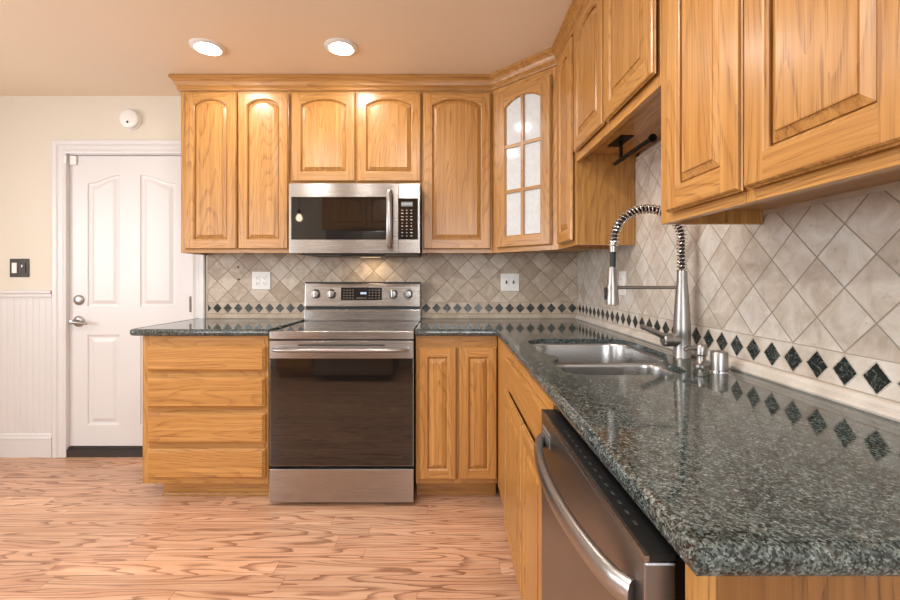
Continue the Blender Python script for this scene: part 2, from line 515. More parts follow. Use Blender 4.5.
h.lathe([(0.0, yf), (0.036, yf - 0.001), (0.036, yf - 0.006), (0.030, yf - 0.011), (0.014, yf - 0.014), (0.012, yf - 0.05), (0.015, yf - 0.055), (0.015, yf - 0.066), (0.0, yf - 0.068)], (hx, 0, hz), 'y', 28, caps=False)
h.tube([(hx, yf - 0.058, hz), (hx + 0.025, yf - 0.060, hz - 0.001), (hx + 0.06, yf - 0.056, hz - 0.006), (hx + 0.092, yf - 0.05, hz - 0.012)], [0.011, 0.010, 0.008, 0.006], 12)
h.box(DX0 - 0.004, DX0 + 0.04, yf - 0.004, yf, hz - 0.008, hz + 0.006)
h.build('door_handle', SATIN, door_o)
MB().lathe([(0.0, yf), (0.033, yf - 0.001), (0.033, yf - 0.009), (0.027, yf - 0.014), (0.012, yf - 0.016), (0.0, yf - 0.016)], (-2.474, 0, 1.043), 'y', 28, caps=False).build('deadbolt', SATIN, door_o)
hg = MB(); hg.tube([(-1.722, 0.004, 0.962), (-1.722, 0.004, 1.068)], 0.0075, 12); hg.box(-1.737, -1.711, 0.008, 0.0121, 0.965, 1.065)
hg.build('hinge', plain('aged_nickel', (0.16, 0.14, 0.125), 0.45, metal=0.8), door_o)
struct(MB().box(-2.543, -1.707, -0.012, 0.10, 0.0, 0.05).box(-2.543, -1.707, 0.0, 0.05, 0.05, 0.062).build('trim_threshold', THRESH))
jm = MB(); jm.box(-2.545, -2.539, 0.0, 0.12, 0.05, 2.02); jm.box(-1.711, -1.705, 0.0, 0.12, 0.05, 2.02); jm.box(-2.545, -1.705, 0.0, 0.12, 2.011, 2.02); jm.box(-2.545, -1.705, 0.10, 0.12, 0.05, 2.02)
struct(jm.build('trim_3', WHITE_PAINT))

# small things on the left wall
t = thing('smoke_detector', 'round white smoke detector on the cream wall above the white door', 'smoke detector', (-2.115, 0, 2.243))
MB().lathe([(0.0, 0), (0.068, 0), (0.068, -0.010), (0.060, -0.014)], (0, 0, 0), 'y', 40, caps=False).build('base', WHITE_PLASTIC, t)
MB().lathe([(0.062, -0.012), (0.064, -0.020), (0.061, -0.028), (0.054, -0.033), (0.0, -0.035)], (0, 0, 0), 'y', 40, caps=False).build('cover', WHITE_PLASTIC, t)
kid(MB().lathe([(0.008, -0.034), (0.007, -0.0365), (0.0, -0.0365)], (-0.004, 0, -0.024), 'y', 16, caps=False).build('test_button', DARK_SLOT, t), 'small dark test button')
t = thing('light_switch', 'dark bronze switch plate with a white toggle beside the white door', 'light switch', (-2.86, 0, 1.257))
MB().box(-0.064, 0.064, -0.006, 0, -0.061, 0.061).build('plate', BRONZE, t, bevel=0.002)
kid(MB().box(-0.045, -0.012, -0.012, -0.0061, -0.034, 0.034).build('rocker', WHITE_PLASTIC, t, bevel=0.002), 'white rocker')
MB().box(0.012, 0.045, -0.010, -0.0061, -0.034, 0.034).build('rocker', BRONZE, t, bevel=0.002)
kid(MB().box(0.024, 0.031, -0.018, -0.0101, 0.004, 0.020).build('toggle', WHITE_PLASTIC, t, bevel=0.001), 'small white toggle')
t = thing('door_sensor', 'tiny white contact sensor at the top corner of the white door', 'sensor', (-2.53, 0.012, 1.98))
MB().box(0.0, 0.044, -0.014, 0, -0.035, 0.026).build('sensor_body', WHITE_PLASTIC, t, bevel=0.003)
MB().box(-0.028, -0.006, -0.028, -0.032 + 0.001, -0.03, 0.02).build('magnet', WHITE_PLASTIC, t, bevel=0.003)

# ------------------------------------------------------------------ backsplash
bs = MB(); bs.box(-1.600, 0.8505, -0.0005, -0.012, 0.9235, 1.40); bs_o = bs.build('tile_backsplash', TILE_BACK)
tag(bs_o, 'beige diamond tile backsplash with dark diamonds behind the range', 'backsplash')
def trim_stone(name, lo, hi):
    m = Mat(name); n = m.noise(m.geopos(), 14.0, 4.0)
    return m.set(base=m.mix(n.ramp(0.3, 0.7), lo, hi), rough=0.4).m
TRIM_STONE = trim_stone('travertine_trim', (0.40, 0.33, 0.255), (0.52, 0.45, 0.37))
TRIM_PALE = trim_stone('travertine_trim_pale', (0.54, 0.48, 0.415), (0.66, 0.61, 0.55))
quarter = [(0.0, 0.9235), (0.020, 0.9235), (0.022, 0.929), (0.020, 0.934), (0.014, 0.937), (0.014, 0.943), (0.008, 0.951), (0.0, 0.953)]
MB().sweep([(-1.600, -0.012), (0.850, -0.012)], quarter).build('base_molding', TRIM_STONE, bs_o)
MB().box(-1.612, -1.6005, -0.0005, -0.014, 0.9235, 1.36).build('edge_trim', TRIM_STONE, bs_o)
for hx, hz in ((-1.40, 1.262), (-1.397, 1.181)):
    kid(MB().lathe([(0.0065, -0.0121), (0.0055, -0.0155), (0.0, -0.016)], (hx, 0, hz), 'y', 12, caps=False).build('screw_plug', DARK_SLOT, bs_o), 'dark screw plug')
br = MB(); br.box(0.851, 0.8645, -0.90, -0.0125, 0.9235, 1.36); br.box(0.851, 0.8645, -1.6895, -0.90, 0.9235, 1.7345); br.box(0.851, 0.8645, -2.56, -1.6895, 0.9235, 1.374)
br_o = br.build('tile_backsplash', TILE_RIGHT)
tag(br_o, 'pale diamond tile backsplash running along the wall behind the faucet', 'backsplash')
MB().sweep([(0.851, -0.0355), (0.851, -2.56)], quarter).build('base_molding', TRIM_PALE, br_o)
capm = MB(); capm.box(0.846, 0.8508, -1.6890, -0.9065, 1.722, 1.7345); capm.box(0.846, 0.8508, -2.37, -1.7075, 1.360, 1.3735)
capm.build('cap_molding', TRIM_PALE, br_o)

# ------------------------------------------------------------------ outlets
def outlet(label, loc, rz, w, h, kind):
    t = thing('wall_outlet', label, 'outlet', loc, rz)
    MB().box(-w / 2, w / 2, -0.006, 0, -h / 2, h / 2).build('cover_plate', WHITE_PLASTIC, t, bevel=0.002)
    n = 2 if w > 0.1 else 1
    for i in range(n):
        cx = (i - (n - 1) / 2) * 0.047
        r = MB().box(cx - 0.0165, cx + 0.0165, -0.009, -0.0061, -0.034, 0.034).build('receptacle', WHITE_PLASTIC, t, bevel=0.001)
        def slot(*q): MB().box(*q).build('slot', DARK_SLOT, r)
        if kind == 'outlet':
            for dz in (0.018, -0.018):
                slot(cx - 0.007, cx - 0.0045, -0.0094, -0.0088, dz - 0.004, dz + 0.005); slot(cx + 0.0045, cx + 0.007, -0.0094, -0.0088, dz - 0.004, dz + 0.005)
                slot(cx - 0.002, cx + 0.002, -0.0094, -0.0088, dz - 0.012, dz - 0.008)
        else:
            MB().box(cx - 0.004, cx + 0.004, -0.011, -0.0092, -0.012, 0.012).build('toggle', DARK_SLOT, r); slot(cx - 0.009, cx + 0.009, -0.0092, -0.0088, -0.002, 0.002)
    return t
outlet('white double outlet plate on the tile left of the range', (-1.245, -0.0125, 1.173), 0, 0.122, 0.118, 'outlet')
outlet('white double plate on the tile under the glass door corner cabinet', (0.404, -0.0125, 1.162), 0, 0.122, 0.116, 'switch')
outlet('white single outlet on the right wall tile behind the faucet', (0.8505, -0.765, 1.165), -PI / 2, 0.075, 0.118, 'outlet')

# ------------------------------------------------------------------ cabinets
def arched(x0, x1, z0, zs, rise, n=20):
    """closed outline with an eyebrow arch, counter-clockwise from the bottom left, inset by d"""
    def outline(d, y):
        pts = [(x0 + d, y, z0 + d), (x1 - d, y, z0 + d)]
        for i in range(n + 1):
            t = -1 + 2 * i / n
            pts.append(((x0 + x1) / 2 - t * ((x1 - x0) / 2 - d), y, zs + rise * (1 - abs(t) ** 2.3) - d))
        return pts
    return outline

def door_frame(mb, w, h, sw, br_, tr, rise, th):
    """stiles (grain up) and rails (grain across) in one mesh, front at -th"""
    e = 0.007
    rect = lambda d, y: [(d, y, d), (w - d, y, d), (w - d, y, h - d), (d, y, h - d)]
    mb.loft([rect(0.016, 0), rect(0.016, -0.002), rect(0.0015, -th * 0.40), rect(0, -th * 0.50), rect(0.003, -th * 0.60), rect(0.004, -th * 0.86), rect(e, -th)], 0, True, False)
    zs = h - tr - rise
    mb.add([(e, -th, e), (sw, -th, e), (sw, -th, h - e), (e, -th, h - e)], [(0, 1, 2, 3)], 0)
    mb.add([(w - sw, -th, e), (w - e, -th, e), (w - e, -th, h - e), (w - sw, -th, h - e)], [(0, 1, 2, 3)], 0)
    mb.add([(sw, -th, e), (w - sw, -th, e), (w - sw, -th, br_), (sw, -th, br_)], [(0, 1, 2, 3)], 1)
    o_ = arched(sw, w - sw, br_, zs, rise)
    top = o_(0, -th)[2:]
    vs = top + [(p[0], -th, h - e) for p in top]; n = len(top)
    mb.add(vs, [(i, i + 1, n + i + 1, n + i) for i in range(n - 1)], 1)
    mb.loft([o_(0, -th), o_(0.002, -th + 0.001), o_(0.004, -th + 0.004), o_(0.007, -th + 0.0065), o_(0.0075, -th + 0.011)], 0)
    return o_

def make_door(parent, x0, x1, z0, z1, rise=0.036, sw=0.052, br_=0.056, tr=0.036, th=0.02, knobless=True):
    w, h = x1 - x0, z1 - z0
    mb = MB(); o_ = door_frame(mb, w, h, sw, br_, tr, rise, th)
    d = mb.build('door', OAKS, parent, (x0, -0.002, z0))
    p = MB()
    p.loft([o_(0.0077, -0.003), o_(0.0077, -th + 0.0135), o_(0.0105, -th + 0.0135), o_(0.0115, -th + 0.0095), o_(0.028, -th + 0.0030), o_(0.0285, -th + 0.0002), o_(0.031, -th - 0.0002)], 0, True, True)
    p.build('panel', OAK_V, d)
    return d

def face_frame(mb, x0, x1, z0, z1, stiles, rails):
    """stiles: list of (x0,x1); rails: list of (z0,z1) between the outer stiles"""
    for a, b in stiles: mb.box(a, b, 0, 0.019, z0, z1, 0)
    for c, d_ in rails:
        for i in range(len(stiles) - 1):
            mb.box(stiles[i][1], stiles[i + 1][0], 0.0, 0.019, c, d_, 1)

def cabinet(name, label, loc, rz, w, depth, h, stiles, rails, recess=0.0, toe=0.0, toe_in=0.08, back_gap=0.001, top=True, toe_x=0.0):
    """origin: left end of the face at floor level of the box; local x runs along the face, local y into the box"""
    t = thing(name, label, 'cabinet', loc, rz)
    b = MB()
    b.box(0.0, 0.016, 0.0191, depth - back_gap, toe, h, 0)
    b.box(w - 0.016, w, 0.0191, depth - back_gap, toe, h, 0)
    b.box(0.016, w - 0.016, 0.0191, depth - back_gap, toe + recess, toe + recess + 0.016, 1)
    if top: b.box(0.016, w - 0.016, 0.0191, depth - back_gap, h - 0.016, h, 1)
    b.box(0.016, w - 0.016, depth - 0.012, depth - back_gap, toe + recess + 0.016, h - 0.016, 0)
    b.build('body', OAKS, t)
    f = MB(); face_frame(f, 0, w, toe, h, stiles, rails)
    f.build('face_frame', OAKS, t, bevel=0.0008, segs=1)
    if toe:
        k = MB(); k.box(toe_x, w, toe_in, toe_in + 0.016, 0.0, toe, 1)
        k.build('toe_kick', OAKS, t)
    return t

FY = -0.27                                   # face of the wall cabinets on the range wall
FX = 0.58                                    # face of the wall cabinets on the sink wall
ZB, ZT = 1.341, 2.32                         # underside, top of the tall wall cabinets
DB, DT = 0.022, 2.303 - ZB                   # door bottom and top above the cabinet base
G = 'wall cabinets'
# two-door wall cabinet at the left end
c = cabinet('wall_cabinet', 'tall two-door oak wall cabinet at the left end, next to the white door', (-1.619, FY, ZB), 0, 0.660, 0.27, ZT - ZB,
            [(0, 0.038), (0.33, 0.360), (0.622, 0.660)], [(0, 0.04), (ZT - ZB - 0.035, ZT - ZB)], 0.016)
make_door(c, 0.033, 0.345, DB, DT); make_door(c, 0.353, 0.655, DB, DT)
# short cabinet over the microwave
zb2 = 1.742
c = cabinet('wall_cabinet', 'short two-door oak wall cabinet directly above the microwave', (-0.958, FY, zb2), 0, 0.793, 0.27, ZT - zb2,
            [(0, 0.035), (0.385, 0.420), (0.758, 0.793)], [(0, 0.04), (ZT - zb2 - 0.035, ZT - zb2)], 0.0)
make_door(c, 0.014, 0.397, 0.026, 2.303 - zb2); make_door(c, 0.407, 0.790, 0.026, 2.303 - zb2)
# single tall door right of the microwave
c = cabinet('wall_cabinet', 'tall single-door oak wall cabinet between the microwave and the corner', (-0.164, FY, ZB), 0, 0.423, 0.27, ZT - ZB,
            [(0, 0.038), (0.385, 0.423)], [(0, 0.04), (ZT - ZB - 0.035, ZT - ZB)], 0.016)
make_door(c, 0.010, 0.414, DB, DT)
# diagonal corner cabinet with the glass door
S2 = math.sqrt(0.5)
Lg = 0.32 / S2
t = thing('corner_wall_cabinet', 'diagonal corner oak wall cabinet with six-pane white glass door', 'cabinet', (0.26, FY, ZB), -PI / 4)
H = ZT - ZB
b = MB()
poly = [(0.262, -0.27 + 0.018), (0.262, -0.003), (0.848, -0.003), (0.848, -0.588), (FX + 0.018, -0.588)]
ct, st = math.cos(PI / 4), math.sin(PI / 4)
loc2 = [((px - 0.26) * ct - (py - FY) * st, (px - 0.26) * st + (py - FY) * ct) for px, py in poly]
loc2 = [(q[0], max(q[1], 0.0195)) for q in loc2]
b.loft([[(*q, 0.016) for q in loc2], [(*q, 0.03) for q in loc2]], 1, True, True)
b.loft([[(*q, H - 0.016) for q in loc2], [(*q, H) for q in loc2]], 1, True, True)
b.loft([[(*q, 0.03) for q in loc2], [(*q, H - 0.016) for q in loc2]], 0, False, False, closed=False)
b.build('body', [OAK_V, OAK_H], t)
inn = MB(); k_ = [(q[0] * 0.92 + Lg * 0.04, q[1] * 0.92 + 0.002) for q in loc2]
inn.loft([[(*q, 0.032) for q in k_], [(*q, H - 0.018) for q in k_]], 0, True, True, closed=False)
kid(inn.build('lining', INSIDE, t), 'white inside of the cabinet')
f = MB(); face_frame(f, 0, Lg, 0, H, [(0, 0.045), (Lg - 0.045, Lg)], [(0, 0.045), (H - 0.055, H)])
f.build('face_frame', OAKS, t, bevel=0.0008, segs=1)
gx0, gx1, gz0, gz1 = 0.046, 0.416, 0.026, 2.280 - ZB
gw, gh = gx1 - gx0, gz1 - gz0
mb = MB(); o_ = door_frame(mb, gw, gh, 0.060, 0.062, 0.052, 0.040, 0.02)
mb.loft([o_(0.0075, -0.009), o_(0.0075, -0.003)], 0)
for px_ in (gw / 2,):
    mb.box(px_ - 0.009, px_ + 0.009, -0.017, -0.006, 0.06, gh - 0.055, 0)
zo0, zo1 = 0.062, gh - 0.07
for i in (1, 2):
    zz = zo0 + (zo1 - zo0) * i / 3
    mb.box(0.062, gw / 2 - 0.009, -0.017, -0.006, zz - 0.009, zz + 0.009, 1); mb.box(gw / 2 + 0.009, gw - 0.062, -0.017, -0.006, zz - 0.009, zz + 0.009, 1)
gd = mb.build('door', OAKS, t, (gx0, -0.0005, gz0))
gp = MB(); gp.loft([o_(0.004, -0.0055), o_(0.004, -0.0015)], 0, True, True)
kid(gp.build('glass_pane', FROSTED, gd), 'rippled white glass')

# cabinets on the sink wall: local x runs towards the camera
R = -PI / 2
DR = 0.847 - FX + 0.002
c = cabinet('wall_cabinet', 'narrow tall oak wall cabinet between the glass door corner and the sink opening', (FX, -0.592, ZB), R, 0.313, DR, ZT - ZB,
            [(0, 0.05), (0.275, 0.313)], [(0, 0.04), (ZT - ZB - 0.035, ZT - ZB)], 0.016)
make_door(c, 0.045, 0.298, DB, DT)
zb3 = 1.718
c = cabinet('wall_cabinet', 'short two-door oak wall cabinet high above the sink', (FX, -0.906, zb3), R, 0.783, DR, ZT - zb3,
            [(0, 0.04), (0.38, 0.415), (0.750, 0.783)], [(0, 0.045), (ZT - zb3 - 0.035, ZT - zb3)], 0.032)
make_door(c, 0.026, 0.388, 0.034, 2.303 - zb3); make_door(c, 0.405, 0.780, 0.034, 2.303 - zb3)
c = cabinet('wall_cabinet', 'large two-door oak wall cabinet nearest the viewer, right of the sink opening', (FX, -1.6905, ZB - 0.005), R, 0.700, DR, ZT - ZB + 0.005,
            [(0, 0.045), (0.33, 0.365), (0.645, 0.700)], [(0, 0.05), (ZT - ZB - 0.027, ZT - ZB + 0.005)], 0.036)
make_door(c, 0.062, 0.346, DB, DT, sw=0.055); make_door(c, 0.356, 0.672, DB, DT, sw=0.055)

# crown molding, one run across all the wall cabinets
prof = [(0.0, 2.3205), (0.0, 2.318), (0.010, 2.318), (0.013, 2.324), (0.013, 2.332), (0.010, 2.335), (0.014, 2.340), (0.020, 2.347), (0.022, 2.355), (0.027, 2.366), (0.035, 2.376), (0.043, 2.383), (0.046, 2.386), (0.046, 2.395), (0.043, 2.4025), (0.0, 2.4025), (-0.02, 2.4025), (-0.02, 2.3205)]
cr = MB().sweep([(-1.621, -0.001), (-1.621, FY), (0.26, FY - 0.0), (FX, FY - 0.32), (FX, -2.392)], prof, 0)
cr_o = cr.build('crown_molding', oak('oak_crown', 'x', cath=0.5))
tag(cr_o, 'stepped oak crown molding along the tops of all wall cabinets', 'molding')

# base cabinets
BY = -0.59; BX = 0.257; BH = 0.888
t = cabinet('drawer_cabinet', 'oak base cabinet with four drawers left of the range', (-1.623, BY, 0), 0, 0.667, 0.589, BH,
            [(0, 0.045), (0.640, 0.667)], [(0.102, 0.140), (0.287, 0.326), (0.476, 0.513), (0.665, 0.704), (0.825, BH)], 0.0, 0.102, 0.082, toe_x=0.055)
MB().sweep([(-1.566, BY + 0.081), (-0.956, BY + 0.081)], [(0, 0), (0.012, 0), (0.012, 0.008), (0.007, 0.016), (0, 0.02)]).build('shoe_molding', OAK_H, None).parent = t
sm_ = [o for o in t.children if o.name.startswith('shoe_molding')][0]; sm_.matrix_parent_inverse = Matrix.Translation(t.location).inverted()
def drawer(parent, x0, x1, z0, z1, th=0.024):
    w, h = x1 - x0, z1 - z0
    m_ = MB(); r_ = lambda d, y: [(d, y, d), (w - d, y, d), (w - d, y, h - d), (d, y, h - d)]
    m_.loft([r_(0.016, 0), r_(0.016, -0.002), r_(0.001, -th * 0.30), r_(0, -th * 0.36), r_(0.0005, -th * 0.52), r_(0.003, -th * 0.56), r_(0.011, -th * 0.93), r_(0.014, -th)], 0, True, True)
    return m_.build('drawer_front', OAK_H, parent, (x0, -0.003, z0))
for z0, z1 in ((0.699, 0.831), (0.508, 0.670), (0.321, 0.481), (0.135, 0.292)):
    drawer(t, 0.036, 0.657, z0, z1)

t = cabinet('base_cabinet', 'oak base cabinet with two narrow doors right of the range', (-0.176, BY, 0), 0, 0.432, 0.589, BH,
            [(0, 0.030), (0.205, 0.245), (0.41, 0.432)], [(0.102, 0.142), (0.825, BH)], 0.0, 0.102, 0.082)
make_door(t, 0.015, 0.2165, 0.130, 0.827, 0.0, 0.046, 0.05, 0.05); make_door(t, 0.2305, 0.4295, 0.130, 0.827, 0.0, 0.046, 0.05, 0.05)

t = cabinet('sink_cabinet', 'oak sink base cabinet with two doors under the sink, beside the dishwasher', (BX, BY - 0.022, 0), R, 1.194, 0.585, BH,
            [(0, 0.42), (0.845, 0.875), (1.165, 1.194)], [(0.102, 0.142), (0.705, 0.755), (0.84, BH)], 0.0, 0.102, 0.082, top=False)
make_door(t, 0.405, 0.840, 0.130, 0.716, 0.0, 0.05, 0.05, 0.05); make_door(t, 0.853, 1.185, 0.130, 0.716, 0.0, 0.05, 0.05, 0.05)
m_ = MB().box(0.4205, 1.1645, -0.018, 0.0, 0.742, 0.852)
m_.build('false_drawer_front', OAK_H, t, bevel=0.004)

t = thing('end_panel', 'oak end panel under the near end of the granite, beside the dishwasher', 'cabinet panel', (0.2595, -2.384, 0))
MB().box(0.0, 0.030, -0.018, -0.010, 0.0, BH).build('stile', OAK_V, t, bevel=0.001)
MB().box(0.0305, 0.584, -0.015, -0.003, 0.0, BH).build('panel', OAK_SHADED, t)

# ------------------------------------------------------------------ countertops
ZC = 0.923
def bullnose(mb, path):
    r = 0.0175
    pr = [(-0.03, ZC), (-0.012, ZC)] + [(-0.012 + r * 0.72 * math.sin(a), ZC - r + r * math.cos(a)) for a in [PI * i / 10 for i in range(1, 10)]] + [(-0.012, ZC - 2 * r), (-0.03, ZC - 2 * r)]
    mb.sweep(path, pr, 0)
def slab(mb, outer, hole=None):
    bm = bmesh.new(); ed = []
    for pts in ([outer] + ([hole] if hole else [])):
        vs = [bm.verts.new((p[0], p[1], ZC)) for p in pts]
        ed += [bm.edges.new((vs[i], vs[(i + 1) % len(vs)])) for i in range(len(vs))]
    bmesh.ops.triangle_fill(bm, edges=ed, use_beauty=True)
    me = bpy.data.meshes.new('tmp'); bm.to_mesh(me); bm.free()
    fs = [list(p.vertices) for p in me.polygons]; vs = [v.co[:] for v in me.vertices]
    mb.add(vs, fs)
    mb.add([(v[0], v[1], ZC - 0.020) for v in vs], fs)
    for pts in ([outer] + ([hole] if hole else [])):
        mb.loft([[(p[0], p[1], ZC) for p in pts], [(p[0], p[1], ZC - 0.020) for p in pts]])
def rounded(pts, radii, n=8):
    out = []
    N = len(pts)
    for i, p in enumerate(pts):
        p = Vector(p); a = Vector(pts[i - 1]) - p; b_ = Vector(pts[(i + 1) % N]) - p
        r = radii[i]
        if r <= 0: out.append(tuple(p)); continue
        a.normalize(); b_.normalize()
        ang = a.angle(b_); tl = r / math.tan(ang / 2)
        c_ = p + (a + b_).normalized() * (r / math.sin(ang / 2))
        s_ = p + a * tl - c_; e_ = p + b_ * tl - c_
        a0 = math.atan2(s_.y, s_.x); a1 = math.atan2(e_.y, e_.x); da = (a1 - a0 + PI) % (2 * PI) - PI
        for k in range(n + 1):
            th = a0 + da * k / n; out.append((c_.x + r * math.cos(th), c_.y + r * math.sin(th)))
    return out
fe = -0.632
left_top = MB()
slab(left_top, [(-1.663, fe + 0.03), (-0.9385, fe + 0.03), (-0.9385, -0.0005), (-1.663, -0.0005)])
corner = [(-1.680 + 0.04 - 0.04 * math.cos(a), fe + 0.04 - 0.04 * math.sin(a)) for a in [PI / 2 * i / 6 for i in range(7)]]
bullnose(left_top, [(-1.680, -0.0005)] + corner + [(-0.9385, fe)])
o = left_top.build('countertop', GRANITE)
tag(o, 'dark green granite countertop over the drawers left of the range', 'countertop')

SX0 = 0.328
Y = lambda Z: Z - D
big = rounded([(SX0, Y(1.455)), (0.765, Y(1.455)), (0.765, Y(1.89)), (SX0, Y(1.89))], [0.10, 0.09, 0.10, 0.11])
small = rounded([(SX0, Y(1.184)), (0.69, Y(1.184)), (0.69, Y(1.425)), (SX0, Y(1.425))], [0.10, 0.11, 0.06, 0.06])
hole = rounded([(SX0, Y(1.184)), (0.69, Y(1.184)), (0.69, Y(1.37)), (0.765, Y(1.51)), (0.765, Y(1.89)), (SX0, Y(1.89)), (SX0, Y(1.52)), (SX0 + 0.04, Y(1.44)), (SX0, Y(1.37))], [0.07, 0.09, 0.08, 0.08, 0.10, 0.11, 0.03, 0.02, 0.03])
ce = 0.243; ye = -2.441
main_top = MB()
slab(main_top, [(-0.1755, fe + 0.03), (ce + 0.03, fe + 0.03), (ce + 0.03, ye + 0.03), (0.8505, ye + 0.03), (0.8505, -0.0005), (-0.1755, -0.0005)], hole)
bullnose(main_top, [(-0.1755, fe), (ce, fe), (ce, ye), (0.8505, ye)])
o = main_top.build('countertop', GRANITE)
tag(o, 'L-shaped dark green granite countertop with the sink cut into it', 'countertop')

# ------------------------------------------------------------------ sink
t = thing('kitchen_sink', 'stainless steel double-bowl sink set under the granite countertop', 'sink', (0.55, Y(1.5), 0.70))
def off(ps): return [(p[0] - 0.55, p[1] - Y(1.5)) for p in ps]
rim = MB(); zr = 0.2025
bm = bmesh.new(); ed = []
rimo = rounded([(SX0 - 0.02, Y(1.165)), (0.71, Y(1.165)), (0.785, Y(1.30)), (0.785, Y(1.91)), (SX0 - 0.02, Y(1.91))], [0.02] * 5)
zdiv = 0.192
for pts in (rimo, big, small):
    vs = [bm.verts.new((p[0], p[1], zr)) for p in off(pts)]
    ed += [bm.edges.new((vs[i], vs[(i + 1) % len(vs)])) for i in range(len(vs))]
bmesh.ops.triangle_fill(bm, edges=ed, use_beauty=True)
me = bpy.data.meshes.new('tmp'); bm.to_mesh(me); bm.free()
rim.add([v.co[:] for v in me.vertices], [list(p.vertices) for p in me.polygons])
rim.build('rim', SINK_STEEL, t)
def bowl(pts, depth):
    P = off(pts); cx = sum(p[0] for p in P) / len(P); cy = sum(p[1] for p in P) / len(P)
    L = lambda k, z: [(cx + (p[0] - cx) * k, cy + (p[1] - cy) * k, z) for p in P]
    m_ = MB(); z1 = zr - depth
    m_.loft([L(1.0, zr), L(0.992, zr - 0.003), L(0.985, zr - 0.01), L(0.96, z1 + 0.05), L(0.945, z1 + 0.025), L(0.90, z1 + 0.008), L(0.84, z1), L(0.25, z1 - 0.004), L(0.2, z1 - 0.004)], 0, False, True, True)
    o = m_.build('bowl', SINK_STEEL, t, auto=False)
    dr = MB().lathe([(0.0, z1 - 0.001), (0.030, z1 - 0.001), (0.042, z1 + 0.001), (0.044, z1 - 0.003)], (cx, cy, 0), 'z', 24, caps=False).build('drain', CHROME, o)
bowl(big, 0.19); bowl(small, 0.165)

# ------------------------------------------------------------------ faucet
FZ = 1.452
t = thing('kitchen_faucet', 'tall pull-down spring faucet with side lever behind the sink', 'faucet', (0.787, Y(FZ), ZC))
k = FZ / 430.0                              # metres per pixel at the faucet
MB().lathe([(0.0, 0), (0.0285, 0), (0.0285, 0.004), (0.0265, 0.008), (0.0265, 0.075), (0.0275, 0.078), (0.0265, 0.10), (0.0235, 0.16), (0.0185, 0.235), (0.0168, 0.25), (0.0168, 0.252), (0.016, 0.253), (0.016, 0.292), (0.0, 0.292)], n=36, caps=False).build('body', SATIN, t)
lv = MB(); lv.lathe([(0.0, -0.068), (0.019, -0.066), (0.0225, -0.062), (0.0225, -0.040), (0.021, -0.039), (0.021, -0.036), (0.0225, -0.035), (0.0225, 0.0)], (0, 0, 0.058), 'x', 28, caps=False)
lv_o = lv.build('valve', SATIN, t)
MB().tube([(-0.052, 0, 0.066), (-0.075, -0.004, 0.076), (-0.105, -0.006, 0.090), (-0.140, -0.006, 0.105)], [0.015, 0.013, 0.0125, 0.011], 14, sy=0.75).build('lever', SATIN, t)
# spring neck: up, half circle over, down to the spray head
rad = 0.1145; xc_ = -rad; zt_ = 0.395
path = [Vector((0, 0, 0.29 + (zt_ - 0.29) * i / 8)) for i in range(8)]
path += [Vector((xc_ + rad * math.cos(PI * i / 40), 0, zt_ + rad * 0.92 * math.sin(PI * i / 40))) for i in range(41)]
path += [Vector((-2 * rad - 0.001 * i, 0, zt_ - 0.006 * i)) for i in range(1, 5)]
MB().tube(path, 0.0085, 12).build('hose', RUBBER, t)
cum = [0.0]
for i in range(1, len(path)): cum.append(cum[-1] + (path[i] - path[i - 1]).length)
def at_len(s_):
    s_ = min(max(s_, 0), cum[-1])
    for i in range(1, len(path)):
        if cum[i] >= s_:
            f_ = (s_ - cum[i - 1]) / max(1e-9, cum[i] - cum[i - 1]); return path[i - 1].lerp(path[i], f_), (path[i] - path[i - 1]).normalized()
pitch = 0.0125; turns = cum[-1] / pitch; N = int(turns * 14); hel = []
for i in range(N + 1):
    p, tg = at_len(cum[-1] * i / N)
    n1 = Vector((0, 1, 0)); n2 = tg.cross(n1)
    a = 2 * PI * turns * i / N
    hel.append(p + (n1 * math.cos(a) + n2 * math.sin(a)) * 0.0142)
MB().tube(hel, 0.0026, 8).build('spring', CHROME, t)
ex = path[-1]
MB().lathe([(0.0, 0.030), (0.0125, 0.029), (0.0125, -0.006), (0.0, -0.006)], (ex.x, 0, ex.z - 0.010), 'z', 20, caps=False).build('spring_collar', SATIN, t)
hz_top = CAMZ + (278 - 267) * k - ZC; hz_bot = CAMZ + (278 - 305) * k - ZC
MB().tube([(ex.x, 0, ex.z - 0.012), (ex.x - 0.001, 0, hz_top)], 0.0095, 14).build('hose_end', RUBBER, t)
sp = MB().lathe([(0.0, hz_top), (0.0125, hz_top), (0.0135, hz_top - 0.004), (0.0165, hz_top - 0.06), (0.0215, hz_bot + 0.015), (0.0215, hz_bot + 0.002), (0.019, hz_bot), (0.0, hz_bot + 0.002)], (ex.x - 0.003, 0, 0), 'z', 28, caps=False).build('spray_head', SATIN, t)
kid(MB().box(ex.x - 0.029, ex.x - 0.018, -0.006, 0.006, hz_bot + 0.018, hz_bot + 0.06).build('spray_button', BLACK, sp, bevel=0.003), 'black button')
za = CAMZ + (278 - 287.5) * k - ZC
ar = MB(); ar.tube([(-0.012, 0, za), (ex.x + 0.02, 0, za)], 0.0058, 14)
ar.lathe([(0.0155, -0.008), (0.020, -0.008), (0.020, 0.008), (0.0155, 0.008)], (ex.x - 0.003, 0, za), 'z', 24, caps=False)
ar.build('support_arm', SATIN, t)

